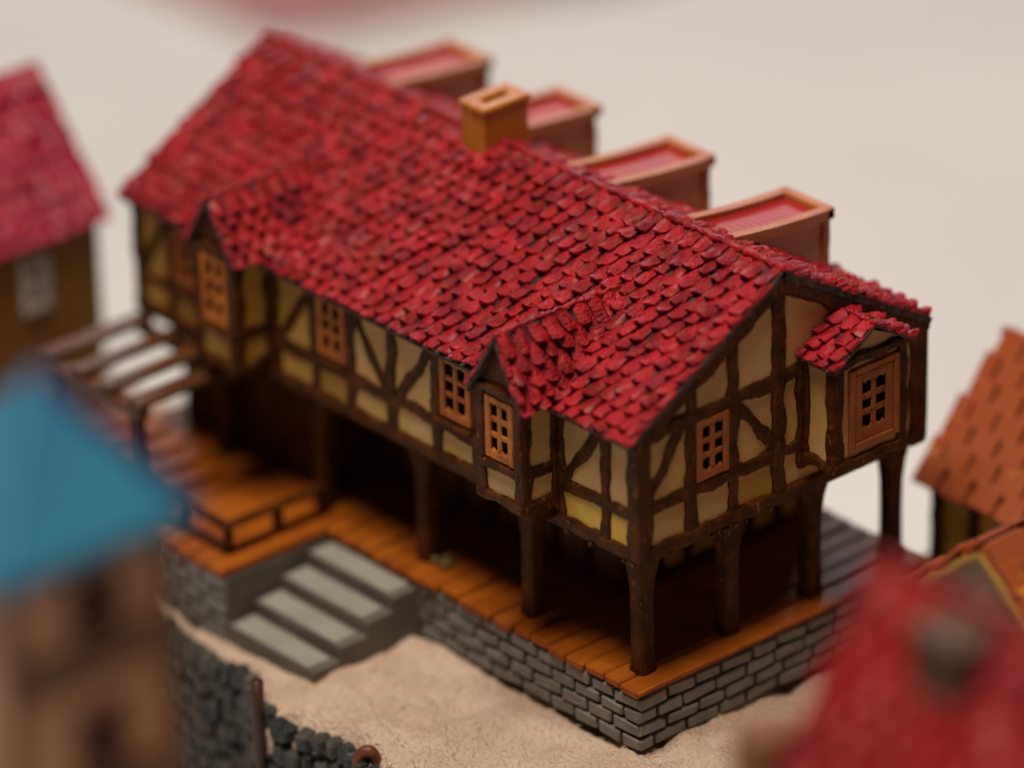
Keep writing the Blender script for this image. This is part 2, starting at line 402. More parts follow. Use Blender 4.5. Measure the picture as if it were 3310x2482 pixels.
# ---- ground floor walls (set back under the upper storey)
mb = MB()
mb.box((2.6, 3.3, 0.0), (7.95, 16.3, ZF), 'tower_timber')  # dark brown: the deep shade on the long side is put into its colour
mb.box((0.9, 11.3, 0.0), (2.61, 16.3, ZF), 'timber')  # added block: closes the open end so window light stays off the deck
mb.box((2.65, 3.285, 0.0), (7.9, 3.31, ZF), 'yellow')
for x in (2.7, 3.55, 4.4, 5.3, 6.2, 7.05, 7.9):
    mb.beam((x, 3.3, 0.0), (x, 3.3, ZF), (0, -1, 0), 0.24, 0.08)
mb.beam((2.6, 3.3, 1.05), (7.95, 3.3, 1.05), (0, -1, 0), 0.22, 0.07)
mb.beam((2.6, 3.3, 0.12), (7.95, 3.3, 0.12), (0, -1, 0), 0.2, 0.085)
for k in range(13):
    y = 3.4 + k*1.06
    mb.beam((2.6, y, 0.0), (2.6, y, ZF), (-1, 0, 0), 0.24, 0.08)
mb.beam((2.6, 3.3, 1.05), (2.6, 16.3, 1.05), (-1, 0, 0), 0.22, 0.07)
mb.beam((2.6, 3.3, 2.0), (2.6, 16.3, 2.0), (-1, 0, 0), 0.22, 0.07)
mb.build('ground_floor_wall', house)

# ---- upper storey walls
mb = MB()
zt = lambda x: zroof(x) - 0.20
pts = [(0, 0, ZF), (W, 0, ZF), (W, 0, zt(W)), (4, 0, zt(4)), (0, 0, zt(0))]
mb.prism(pts, (0, L_, 0), 'plaster')
mb.box((-0.06, -0.06, ZF-0.13), (W+0.06, L_+0.06, ZF+0.02), 'timber', bev=0.05)
upper = mb.build('upper_wall', house)

# ---- timber frame
mb = MB(); G = (0, -1, 0); E_ = (-1, 0, 0); d = 0.085
def gy(x, z): return (x, 0, z)
def ly(y, z): return (0, y, z)
# gable face
mb.beam(gy(0.10, ZF-0.02), gy(0.10, zt(0.1)), G, 0.42, d+0.02)
mb.beam(gy(W-0.10, ZF-0.1), gy(W-0.10, zt(W)), G, 0.42, d+0.03)
mb.beam(gy(1.42, ZF), gy(1.42, zt(1.42)), G, 0.30, d)
mb.beam(gy(2.62, ZF), gy(2.62, zt(2.62)), G, 0.30, d)
mb.beam(gy(3.93, ZF), gy(3.93, zt(4.0)), G, 0.36, d+0.012)
mb.beam(gy(4.62, ZF+0.55), gy(4.62, 6.2), G, 0.30, d)
mb.beam(gy(6.9, ZF), gy(6.9, zt(6.9)), G, 0.26, d)
mb.beam(gy(0.2, ZF+0.10), gy(W, ZF+0.10), G, 0.30, d+0.03)
mb.beam(gy(0.2, 4.20), gy(4.7, 4.17), G, 0.30, d-0.008)
mb.beam(gy(0.2, 5.86), gy(4.7, 5.92), G, 0.30, d-0.01)
mb.beam(gy(6.8, 4.2), gy(W, 4.2), G, 0.28, d-0.008)
mb.beam(gy(0.22, 4.33), gy(1.15, 5.80), G, 0.27, d-0.02)
mb.beam(gy(2.72, 5.80), gy(3.88, 4.30), G, 0.28, d-0.02)
# barge boards under the verge
mb.beam(gy(-0.15, zt(-0.15)-0.12), gy(4.0, zt(4)-0.12), G, 0.34, d+0.035)
mb.beam(gy(4.0, zt(4)-0.12), gy(W+0.15, zt(W+0.15)-0.12), G, 0.40, d+0.03)
# long face
mb.beam(ly(0.10, ZF-0.02), ly(0.10, zt(0)), E_, 0.40, d+0.02)
mb.beam(ly(0.98, ZF), ly(0.98, zt(0)), E_, 0.28, d)
mb.beam(ly(2.42, ZF), ly(2.42, zt(0)), E_, 0.30, d)
for y in (5.02, 6.33, 7.78, 9.15, 10.36, 11.70, 15.35): mb.beam(ly(y, ZF), ly(y, zt(0)), E_, 0.30, d)
mb.beam(ly(13.3, ZF), ly(13.3, zt(0)), E_, 0.3, d)
mb.beam(ly(3.95, ZF), ly(3.95, zt(0)), E_, 0.3, d)
mb.beam(ly(L_-0.1, ZF), ly(L_-0.1, zt(0)), E_, 0.36, d+0.01)
mb.beam(ly(0.2, ZF+0.10), ly(L_, ZF+0.10), E_, 0.30, d+0.03)
mb.beam(ly(0.2, 4.10), ly(2.45, 4.02), E_, 0.28, d-0.008)
mb.beam(ly(3.9, 3.98), ly(11.75, 3.98), E_, 0.28, d-0.008)
mb.beam(ly(13.3, 3.98), ly(L_, 3.98), E_, 0.26, d-0.008)
mb.beam(ly(0.1, 5.83), ly(L_, 5.83), E_, 0.24, d-0.01)
mb.beam(ly(1.15, 5.62), ly(2.30, 4.15), E_, 0.26, d-0.02)
mb.beam(ly(6.45, 5.65), ly(7.62, 4.05), E_, 0.25, d-0.02)
mb.beam(ly(9.02, 5.60), ly(7.92, 4.05), E_, 0.25, d-0.02)
mb.beam(ly(10.45, 5.65), ly(11.6, 4.02), E_, 0.25, d-0.02)
mb.beam(ly(15.5, 5.65), ly(16.4, 4.02), E_, 0.25, d-0.02)
# corner bracket at the far right corner
mb.prism([(W-0.25, -0.10, ZF-0.12), (W+0.13, -0.10, ZF+0.1), (W+0.16, -0.10, ZF+0.5), (W+0.16, -0.10, 5.7), (W-0.05, -0.10, 5.7)], (0, 0.3, 0), 'timber')
# plinth drip of paint under the bottom rail
for k in range(13):
    if k < 8: p = (R.uniform(0.1, 4.2), -0.1, ZF - 0.10)
    else: p = (-0.1, R.uniform(0.1, 2.4), ZF - 0.10)
    mb.blob(p, R.uniform(0.03, 0.09), R.uniform(0.03, 0.07), R.uniform(0.03, 0.07), 'timber', n=6, m=4, jit=0.2)
mb.build('timber_frame', house)

# ---- yellow infill panels at the foot (these are a different, yellower paint)
mb = MB(); mb.box((-0.012, 0.3, ZF+0.2), (0.01, 2.3, 3.97), 'yellow'); mb.build('infill_panel', house, 'bright yellow panel on the long side')
mb = MB(); mb.box((-0.013, 9.2, ZF+0.1), (0.01, 16.5, 5.95), 'amber'); mb.build('infill_panel', house, 'amber yellow plaster at the far end of the long wall')
mb = MB(); mb.box((2.77, -0.012, ZF+0.2), (3.75, 0.01, 4.06), 'amber'); mb.build('infill_panel', house, 'yellow ochre panel on the gable end')

# ---- window lattice: 2 x 3 little openings in a thick painted frame
def window(parent, o, u, n, w, h, cols, rows, k='window', th=0.09, border=0.17, bar=0.135, sill=True, surround=0.0):
    o = Vector(o); u = Vector(u); n = Vector(n); up = Vector((0, 0, 1))
    mb = MB()
    def bx(a0, a1, z0, z1, d0, d1, kk=k, bev=0.025):
        mb.obox(o + u*((a0+a1)/2) + up*((z0+z1)/2) + n*((d0+d1)/2), u, n, up, (a1-a0)/2, (d1-d0)/2, (z1-z0)/2, kk, bev=bev, jit=0.006)
    bx(0, border, 0, h, 0, th); bx(w-border, w, 0, h, 0, th)
    bx(border, w-border, 0, border*1.2, 0, th-0.004); bx(border, w-border, h-border, h, 0, th-0.004)
    iw = w-2*border; ih = h-border*2.2
    for c in range(1, cols):
        x = border + iw*c/cols; bx(x-bar/2, x+bar/2, border*1.2, h-border, 0, th-0.018)
    for r in range(1, rows):
        z = border*1.2 + ih*r/rows; bx(border, w-border, z-bar/2, z+bar/2, 0, th-0.026)
    # rounding lumps of paint in the corners of the openings
    for c in range(cols):
        for r in range(rows):
            for (cx, cz) in ((0, 0), (1, 0), (0, 1), (1, 1)):
                x = border + iw*(c+cx)/cols; z = border*1.2 + ih*(r+cz)/rows
                x += (bar/2 if cx == 0 else -bar/2) if 0 < c+cx < cols or True else 0
                mb.blob(o + u*x + up*z + n*(th*0.35), 0.045, 0.045, 0.045, k, n=6, m=4)
    if surround:
        s = surround
        bx(-s, -0.004, -s, h+s, 0, th+0.03, k, 0.03); bx(w+0.004, w+s, -s, h+s, 0, th+0.03, k, 0.03)
        bx(-0.004, w+0.004, -s, -0.004, 0, th+0.026, k, 0.03); bx(-0.004, w+0.004, h+0.004, h+s, 0, th+0.026, k, 0.03)
    wd = mb.build('window', parent)
    pm = MB()
    pm.obox(o + u*(w/2) + up*(h/2) + n*0.004, u, n, up, w/2-0.02, 0.012, h/2-0.02, 'dark')  # black sheet in place of the deep shade behind the openings
    pm.build('pane', wd if parent is house else parent)
    if sill:
        sm = MB()
        sm.obox(o + u*(w/2) + up*(-0.09) + n*0.09, u, n, up, w/2+0.06, 0.11, 0.055, 'timber', bev=0.03, jit=0.01)
        sm.build('sill', wd if parent is house else parent)
    return wd
window(house, (1.57, 0, 4.35), (1, 0, 0), G, 0.92, 1.40, 2, 3, sill=False)
window(house, (0, 5.17, 4.22), (0, 1, 0), E_, 1.0, 1.48, 2, 3, 'window_yellow')
window(house, (0, 9.30, 4.22), (0, 1, 0), E_, 0.92, 1.48, 2, 3, 'window_yellow')
window(house, (0, 13.9, 4.22), (0, 1, 0), E_, 1.25, 1.40, 2, 3, 'window_yellow')

# ---- projecting bay windows
def bay(axis, a0, a1, depth, z0, z1, apex, lab, skirt, shift=0.0):
    """axis 'L': on the long face (projects to -x); 'G': on the gable face (projects to -y)"""
    if axis == 'L': P = lambda a, o, z: Vector((-o, a, z)); u = Vector((0, 1, 0)); n = Vector((-1, 0, 0))
    else: P = lambda a, o, z: Vector((a, -o, z)); u = Vector((1, 0, 0)); n = Vector((0, -1, 0))
    mid = (a0+a1)/2 + shift
    mb = MB()
    c0, c1 = P(a0+0.06, -0.05, z0), P(a1-0.06, depth-0.04, z1)
    mb.box((min(c0.x, c1.x), min(c0.y, c1.y), z0), (max(c0.x, c1.x), max(c0.y, c1.y), z1), 'amber' if a0 > 10 and axis == 'L' else 'plaster')
    # triangle under the little roof; overhang shade painted as dark timber on long side
    mb.prism([P(a0+0.05, depth-0.05, z1-0.02), P(a1-0.05, depth-0.05, z1-0.02), P(mid, depth-0.05, apex-0.18)], n*-(depth+0.4), 'plaster' if axis == 'G' else 'timber')
    # skirt that tapers back to the wall
    if skirt:
        k0 = [P(a0+0.02, depth-0.02, z0), P(a1-0.02, depth-0.02, z0), P(a1-0.02, -0.0, z0), P(a0+0.02, -0.0, z0)]
        k1 = [P(a0+0.10, 0.35, z0-skirt), P(a1-0.10, 0.35, z0-skirt), P(a1-0.10, -0.0, z0-skirt), P(a0+0.10, -0.0, z0-skirt)]
        mb.add(k0+k1, [(0,1,2,3), (7,6,5,4), (0,4,5,1), (1,5,6,2), (2,6,7,3), (3,7,4,0)], 'timber')
    body = mb.build('bay', house, lab)
    fm = MB(); D = 0.09
    # corner posts of the bay
    for a in (a0+0.13, a1-0.13):
        fm.beam(P(a, depth-0.06, z0-0.02), P(a, depth-0.06, z1), n, 0.27, D+0.02)
    for (aa, nn) in ((a0, -u), (a1, u)):
        fm.beam(P(aa+(0.06 if aa == a0 else -0.06), depth-0.12, z0-0.02), P(aa+(0.06 if aa == a0 else -0.06), depth-0.12, z1), nn, 0.26, D)
        fm.beam(P(aa+(0.06 if aa == a0 else -0.06), 0.10, z0-0.02), P(aa+(0.06 if aa == a0 else -0.06), 0.10, z1), nn, 0.20, D-0.01)
        fm.beam(P(aa+(0.06 if aa == a0 else -0.06), -0.02, z0+0.08), P(aa+(0.06 if aa == a0 else -0.06), depth-0.02, z0+0.08), nn, 0.22, D+0.01)
        fm.beam(P(aa+(0.06 if aa == a0 else -0.06), -0.02, z1-0.05), P(aa+(0.06 if aa == a0 else -0.06), depth-0.02, z1-0.05), nn, 0.16, D+0.015)
        if axis == 'L':
            fm.beam(P(aa+(0.06 if aa == a0 else -0.06), -0.02, z0+0.86), P(aa+(0.06 if aa == a0 else -0.06), depth-0.02, z0+0.86), nn, 0.22, D-0.015)
    fm.beam(P(a0, depth-0.05, z0+0.08), P(a1, depth-0.05, z0+0.08), n, 0.24, D+0.03)
    fm.beam(P(a0-0.02, depth-0.05, z1-0.08), P(a1+0.02, depth-0.05, z1-0.08), n, 0.22, D+0.03)
    if axis == 'L': fm.beam(P(a0+0.1, depth-0.05, z0+0.84), P(a1-0.1, depth-0.05, z0+0.84), n, 0.22, D+0.05)
    fm.build('timber_frame', body)
    if axis == 'L':
        window(body, P(a0+0.28, depth-0.05, z0+0.98), u, n, (a1-a0)-0.56, z1-z0-1.2, 2, 3, 'window_yellow', sill=False)
    else:
        window(body, P(a0+0.62, depth-0.05, z0+0.52), u, n, (a1-a0)-1.0, z1-z0-0.98, 2, 3, 'window', th=0.07, sill=False, surround=0.17, border=0.22, bar=0.15)
    # little tiled roof
    rm = MB(); ov = 0.16; drop = apex - z1 + 0.02
    if axis == 'L': back = (4 - (ZR-apex)/SL) + 0.15
    else: back = 0.02
    for sgn in (-1, 1):
        hs = (a1-mid) if sgn > 0 else (mid-a0); half = hs + 0.14; sl = drop/hs
        top0 = P(mid, depth+ov, apex); s = (u*sgn + Vector((0, 0, -sl))).normalized()
        nr = (u*sgn*sl + Vector((0, 0, 1))).normalized()
        ln = half*math.sqrt(1+sl*sl); wd = depth+ov+back
        sk = (lambda p: p.z < zroof(p.x) - 0.05 and p.x > 0.05) if axis == 'L' else None
        # board under the tiles
        q = [top0 - nr*0.0, top0 - n*wd, top0 - n*wd + s*ln, top0 + s*ln]
        if axis == 'L':
            # the valley: the board ends where it meets the big roof
            q = [top0, top0 - n*wd, P(mid+sgn*half, 0.15, top0.z - sl*half), top0 + s*ln]
        rm.prism([p - nr*0.06 for p in q], nr*0.06, 'tile_gap')
        tiled_slope(rm, top0, -n, s, nr, wd, ln, 'tile', tw=0.40, course=0.36, skip=sk)
    # ridge of paint
    rp = [P(mid, depth+ov - (depth+ov+back-0.3)*i/36, apex+0.03) + Vector((R.uniform(-0.03, 0.03), R.uniform(-0.03, 0.03), R.uniform(-0.04, 0.03))) for i in range(37)]
    rm.tube(rp, [0.05+R.uniform(-0.02, 0.02) for _ in rp], 'tile', n=7)
    rm.build('bay_roof', body)
    return body
bay('L', 2.42, 3.86, 1.02, 3.60, 6.25, 7.52, 'bay window with steep little red roof on the long side, nearest the corner', 0.42, -0.05)
bay('L', 11.80, 13.24, 1.04, 3.45, 6.30, 7.45, 'far bay window with little red roof above the terrace', 0.36)
bay('G', 4.62, 6.74, 0.97, 3.78, 6.33, 6.98, 'square bay window with small red roof on the gable end', 0.0)

# ---- main roof
mb = MB()
nL = Vector((-SL, 0, 1)).normalized(); nRt = Vector((SL, 0, 1)).normalized()
sL = Vector((-1, 0, -SL)).normalized(); sR = Vector((1, 0, -SL)).normalized()
y0, y1 = -0.13, 16.78; half = 4.36; ln = half*math.sqrt(1+SL*SL)
for (nn, ss) in ((nL, sL), (nRt, sR)):
    t0 = Vector((4, y0, ZR)); q = [t0, t0+Vector((0, y1-y0, 0)), t0+Vector((0, y1-y0, 0))+ss*ln, t0+ss*ln]
    mb.prism([p-nn*0.15 for p in q], nn*0.15, 'tile_gap')
inbay = lambda p: p.x < 0.25 and (2.5 < p.y < 3.8 or 11.9 < p.y < 13.15)
tiled_slope(mb, (4, y0, ZR), (0, 1, 0), sL, nL, y1-y0, ln, 'tile', skip=inbay)
tiled_slope(mb, (4, y0, ZR), (0, 1, 0), sR, nRt, y1-y0, ln, 'tile')
rp = [Vector((4 + R.uniform(-0.03, 0.03), y0 + (y1-y0)*i/150, ZR+0.05+R.uniform(-0.045, 0.035))) for i in range(151)]
mb.tube(rp, [0.075+R.uniform(-0.03, 0.03) for _ in rp], 'tile', n=7)
roof = mb.build('roof', house)

# ---- chimney with a long slot
mb = MB()
cx0, cx1, cy0, cy1, cz = 3.52, 4.82, 8.70, 9.46, 9.30
t = 0.27
mb.box((cx0, cy0, 7.7), (cx1, cy0+t, cz), 'orange', bev=0.03)
mb.box((cx0, cy1-t, 7.7), (cx1, cy1, cz), 'orange', bev=0.03)
mb.box((cx0, cy0+t, 7.7), (cx0+t+0.05, cy1-t, cz), 'orange', bev=0.0)
mb.box((cx1-t-0.05, cy0+t, 7.7), (cx1, cy1-t, cz), 'orange', bev=0.0)
mb.box((cx0+0.1, cy0+0.1, 7.7), (cx1-0.1, cy1-0.1, 8.75), 'dark')  # black core for the shade down the slot
for (a, b) in (((cx0-0.05, cy0-0.05), (cx1+0.05, cy0+t-0.03)), ((cx0-0.05, cy1-t+0.03), (cx1+0.05, cy1+0.05))):
    mb.box((a[0], a[1], cz-0.10), (b[0], b[1], cz+0.05), 'orange', bev=0.04)
mb.box((cx0-0.05, cy0+t-0.03, cz-0.10), (cx0+t+0.02, cy1-t+0.03, cz+0.05), 'orange', bev=0.03)
mb.box((cx1-t-0.02, cy0+t-0.03, cz-0.10), (cx1+0.05, cy1-t+0.03, cz+0.05), 'orange', bev=0.03)
ch = mb.build('chimney', roof, 'orange ochre chimney with a long flue slot at the ridge')

# ---- four dormers behind the ridge
def dormer(y0, y1):
    mb = MB(); xs = [4.7, 5.4, 6.1, 6.8, 7.45, 7.75]
    zs = [8.10, 8.00, 7.92, 7.86, 7.82, 7.82]
    # walls
    pr = [(x, y0+0.08, z-0.20) for x, z in zip(xs, zs)]
    pts = pr + [(7.66, y0+0.08, zroof(7.66)-0.2), (4.7, y0+0.08, zroof(4.7)-0.3)]
    pts[5] = (7.66, y0+0.08, zs[5]-0.2)
    mb.prism(pts, (0, y1-y0-0.16, 0), 'dormer_wall')
    for a in (y0+0.08, y1-0.08):
        nn = (0, -1, 0) if a < (y0+y1)/2 else (0, 1, 0)
        mb.beam((7.58, a, 6.1), (7.58, a, 7.62), nn, 0.22, 0.07, 'rim')
    mb.beam((7.66, y0+0.15, 6.1), (7.66, y0+0.15, 7.62), (1, 0, 0), 0.2, 0.05, 'rim')
    mb.beam((7.66, y1-0.15, 6.1), (7.66, y1-0.15, 7.62), (1, 0, 0), 0.2, 0.05, 'rim')
    body = mb.build('dormer', house)
    rm = MB()
    for i in range(5):
        a, b = Vector((xs[i], 0, zs[i])), Vector((xs[i+1], 0, zs[i+1]))
        for (ya, yb) in ((y0-0.06, y0+0.17), (y1-0.17, y1+0.06)):
            rm.add([(a.x, ya, a.z-0.22), (a.x, yb, a.z-0.22), (a.x, yb, a.z+0.02), (a.x, ya, a.z+0.02),
                    (b.x, ya, b.z-0.22), (b.x, yb, b.z-0.22), (b.x, yb, b.z+0.02), (b.x, ya, b.z+0.02)],
                   [(0,1,2,3), (4,7,6,5), (0,4,5,1), (1,5,6,2), (2,6,7,3), (3,7,4,0)], 'rim')
    rm.box((7.52, y0-0.06, zs[5]-0.24), (7.80, y1+0.06, zs[5]+0.03), 'rim', bev=0.05)
    rm.build('dormer_rim', body)
    pm = MB()
    vs = []
    for x, z in zip(xs, zs): vs += [(x, y0+0.12, z-0.13), (x, y1-0.12, z-0.13)]
    pm.add(vs, [(2*i, 2*i+1, 2*i+3, 2*i+2) for i in range(5)], 'dormer_red', True)
    pm.build('dormer_roof', body)
for (a, b) in ((2.30, 3.70), (6.0, 7.40), (9.66, 11.04), (13.32, 14.70)): dormer(a, b)

# ---- pergola over the terrace
mb = MB()
for (x, y) in ((-2.75, 13.3), (-2.75, 16.2)):
    mb.box((x-0.15, y-0.15, 0.0), (x+0.15, y+0.15, 2.5), 'timber', bev=0.04)
mb.box((-2.95, 13.0, 2.5), (-2.55, 16.6, 2.78), 'pergola_wood', bev=0.05)
for y in (13.15, 14.2, 15.25, 16.35):
    w = 0.50 if y in (13.15, 16.35) else 0.42
    mb.box((-2.95 if w > .2 else -3.05, y-w/2, 2.79), (0.0, y+w/2, 2.98), 'pergola_wood', bev=0.04)
mb.box((-0.25, 13.0, 2.5), (-0.02, 16.5, 2.785), 'timber', bev=0.03)
mb.build('pergola', house)

# ================================================================== TERRAIN
EDGE = [(-3.55, 24.0), (-3.5, 14.0), (-3.45, 11.4), (-3.62, 9.9), (-3.45, 8.7), (-4.15, 7.6), (-4.35, 6.2), (-3.95, 4.9), (-4.25, 3.5), (-5.3, 1.5), (-5.6, -4.0), (-5.6, -30.0)]
def seg_d(px, py, a, b):
    dx, dy = b[0]-a[0], b[1]-a[1]; t = ((px-a[0])*dx + (py-a[1])*dy)/(dx*dx+dy*dy); t = max(0, min(1, t))
    return math.hypot(px-a[0]-t*dx, py-a[1]-t*dy)
def edge_x(y):
    for a, b in zip(EDGE, EDGE[1:]):
        if b[1] <= y <= a[1]:
            t = (y-a[1])/(b[1]-a[1]); return a[0]+t*(b[0]-a[0])
    return -3.5
def right_x(y):
    if y < 1.2: return 22.0
    if y < 17.3: return 8.75 if y > 2.4 else 22.0 - (y-1.2)/1.2*13.25
    return 3.2
def ht(x, y):
    n = noise.noise(Vector((x*0.45, y*0.45, 1.3)))*0.22 + noise.noise(Vector((x*1.3, y*1.3, 4.0)))*0.17
    n += noise.noise(Vector((x*3.6, y*3.6, 9.0)))*0.08 + noise.noise(Vector((x*7.0, y*7.0, 2.0)))*0.055
    z = -1.62 + n
    # a bank of filler pushed up against the stairs and the base
    z += 0.22*math.exp(-((x+2.2)**2 + (y-6.3)**2)/1.2) + 0.16*math.exp(-((x+0.3)**2/0.5 + (y-6.6)**2/1.0))
    z += 0.12*math.exp(-((x-0.9)**2/3 + (y+1.0)**2/1.2))
    return z
def make_terrain():
    st = 0.115; vs = []; fs = []; nx = 0
    ys = []; y = -9.0
    while y <= 24.0: ys.append(y); y += st if y < 12 else 0.4
    T = 150
    for y in ys:
        ex = edge_x(y) - 0.08 + 0.30*noise.noise(Vector((0, y*1.1, 7))) + 0.22*noise.noise(Vector((0, y*3.2, 3))) + 0.1*noise.noise(Vector((0, y*8, 3)))
        rx = right_x(y)
        for i in range(T+1):
            t = i/T
            if i == 0: vs.append((edge_x(y)+0.5, y, -9.0)); continue
            if i == 1: vs.append((edge_x(y)+0.5, y, -3.0)); continue
            if i == 2: vs.append((ex-0.03+0.05*noise.noise(Vector((5, y*5, 1))), y, ht(ex, y)-0.75+0.35*noise.noise(Vector((3, y*2.3, 1))))); continue
            tt = (i-3)/(T-6)
            if i <= T-3:
                tt = tt**1.25
                x = ex + 0.02 + tt*(rx-ex-0.04); dd = x-ex
                z = ht(x, y)
                if dd < 0.5: z -= 0.45*((0.5-dd)/0.5)**2
                d2 = rx-x
                if d2 < 0.3: z -= 0.2*((0.3-d2)/0.3)
                vs.append((x, y, z))
            else:
                k = i-(T-2)
                vs.append((rx+0.01*k, y, [-2.5, -5.0, -9.0][k]))
    n = T+1
    for j in range(len(ys)-1):
        for i in range(T):
            a = j*n+i; fs.append((a, a+1, a+n+1, a+n))
    mb = MB(); mb.add(vs, fs, 'terrain', True)
    o = mb.build('ground'); o['kind'] = 'structure'
    return o
make_terrain()

# ---- cobbled retaining wall under the terrain edge
def cobble_wall():
    w = thing('retaining_wall', (-4.0, 7.0, -9.0), 'dark blue-black cobbled retaining wall dropping below the sandy ground', 'stone wall')
    mb = MB()
    y = 1.5
    rows = 16
    for r in range(rows):
        z = -1.92 - r*0.50
        y = 1.2 + (0.16 if r % 2 else 0)
        while y < 16.5:
            ex = edge_x(y); dx = edge_x(y+0.1)-edge_x(y-0.1)
            t = Vector((dx, 0.2, 0)).normalized(); n = Vector((-t.y, t.x, 0))
            if n.x > 0: n = -n
            hh = R.uniform(0.20, 0.26); ww = R.uniform(0.13, 0.22)
            mb.obox(Vector((ex-0.10+R.uniform(-0.05, 0.03), y, z+R.uniform(-0.07, 0.07))), t, n, (R.uniform(-0.08, 0.08), 0, 1), ww, 0.20, hh, 'cobble', bev=0.08, jit=0.03)
            y += ww*2.05
    mb.build('cobbles', w)
    bm = MB(); vs = []
    ys = [1.0+0.5*i for i in range(33)]
    for y in ys: vs += [(edge_x(y)-0.08, y, -9.0), (edge_x(y)-0.08, y, -2.1)]
    for y in ys: vs += [(edge_x(y)+0.35, y, -9.0), (edge_x(y)+0.35, y, -2.1)]
    n = len(ys); fs = []
    for i in range(n-1):
        a = 2*i; b = 2*n+2*i
        fs += [(a, a+2, a+3, a+1), (b, b+1, b+3, b+2), (a+1, a+3, b+3, b+1)]
    bm.add(vs, fs, 'mortar'); bm.build('wall_core', w)
cobble_wall()

# ---- wooden pole standing against the retaining wall
mb = MB()
pz = [(-4.62+0.01*math.sin(i), 7.05, -9.0+8.15*i/12) for i in range(13)]
mb.tube(pz, [0.15+R.uniform(-0.012, 0.012) for _ in pz], 'pole', n=9)
o = mb.build('wooden_pole'); o['label'] = 'thin dark brown wooden pole standing against the cobbled retaining wall'; o['category'] = 'pole'

# ---- little brown hoop with off-white filler at the terrain edge
hp = thing('hoop', (-4.1, 4.05, -1.9), 'tiny reddish-brown arched hoop stuck in off-white filler at the bottom edge of the sandy ground', 'hoop')
mb = MB(); c = Vector((-4.2, 3.95, -1.75)); uu = Vector((0.72, -0.69, 0))
pts = [c + uu*(-0.21*math.cos(a)) + Vector((0, 0, 0.33*math.sin(a))) for a in [math.pi*(-0.10+1.2*i/14) for i in range(15)]]
mb.tube(pts, [0.125+0.01*math.sin(i) for i in range(15)], 'rust', n=9)
mb.tube([c + uu*0.46 + Vector((0, 0, z)) for z in (-0.35, -0.15, 0.05)], [0.12, 0.14, 0.08], 'rust', n=8)
mb.build('arch', hp)
mb = MB()
pts = [c + uu*(-0.9+1.0*t) + Vector((0, 0, -0.62+0.62*t + 0.05*math.sin(7*t))) for t in [i/8 for i in range(9)]]
mb.tube(pts, [0.16-0.012*i for i in range(9)], 'filler', n=8)
mb.build('filler', hp)

# ================================================================== NEIGHBOURING MODELS
def gabled(root, x0, x1, y0, y1, zb, ze, zr, wallk, roofk, ov=0.3, tw=0.8, course=0.7, ridge='y', xr=None, tiles=True, lift=0.1):
    """simple cottage shell with ridge along y: real walls and two tiled slopes"""
    xr = (x0+x1)/2 if xr is None else xr
    mb = MB()
    mb.prism([(x0, y0, zb), (x1, y0, zb), (x1, y0, ze), (xr, y0, zr-0.15), (x0, y0, ze)], (0, y1-y0, 0), wallk)
    wl = mb.build('wall', root)
    rm = MB()
    for sg, xe in ((-1, x0), (1, x1)):
        run = abs(xe-xr)+ov; sl = (zr-ze)/abs(xe-xr)
        s = Vector((sg, 0, -sl)).normalized(); n = Vector((sg*sl, 0, 1)).normalized(); ln = run*math.sqrt(1+sl*sl)
        t0 = Vector((xr, y0-ov, zr+0.05)); wd = y1-y0+2*ov
        q = [t0, t0+Vector((0, wd, 0)), t0+Vector((0, wd, 0))+s*ln, t0+s*ln]
        rm.prism([p-n*0.14 for p in q], n*0.14, roofk)
        tiled_slope(rm, t0, (0, 1, 0), s, n, wd, ln, roofk, tw=tw, course=course)
    rm.tube([Vector((xr, y0-ov+(y1-y0+2*ov)*i/12, zr+0.12)) for i in range(13)], 0.12, roofk, n=7)
    rf = rm.build('roof', root)
    return wl, rf

# ---- crimson-roofed cottage at the far left
rt = thing('cottage', (-2.5, 20.5, -1.5), 'ochre brown cottage with pinkish crimson roof and one pale window, at the far left edge', 'model house')
mb = MB()
X0, X1, Y0, Y1 = -5.4, 1.45, 20.0, 24.5
ZE = 3.95
mb.prism([(X0, Y0, -1.6), (X1, Y0, -1.6), (X1, Y0, ZE), (X0, Y0, ZE)], (0, Y1-Y0, 0), 'ochre_wall')
mb.build('wall', rt)
rm = MB()
yr = Y0 + 2.25; zr = 6.75
for sg, ye in ((-1, Y0), (1, Y1)):
    run = abs(ye-yr)+0.25; sl = (zr-ZE)/abs(ye-yr)
    s = Vector((0, sg, -sl)).normalized(); n = Vector((0, sg*sl, 1)).normalized(); ln = run*math.sqrt(1+sl*sl)
    t0 = Vector((X0-0.2, yr, zr)); wd = X1-X0+0.4
    q = [t0, t0+Vector((wd, 0, 0)), t0+Vector((wd, 0, 0))+s*ln, t0+s*ln]
    rm.prism([p-n*0.14 for p in q], n*0.14, 'crimson')
    tiled_slope(rm, t0, (1, 0, 0), s, n, wd, ln, 'crimson', tw=0.5, course=0.5)
mb2 = MB(); mb2.prism([(X0+0.01, Y0, ZE), (X0+0.01, Y1, ZE), (X0+0.01, yr, zr-0.1)], (X1-X0-0.02, 0, 0), 'ochre_wall'); mb2.build('gable_wall', rt)
rm.build('roof', rt)
window_parent = rt
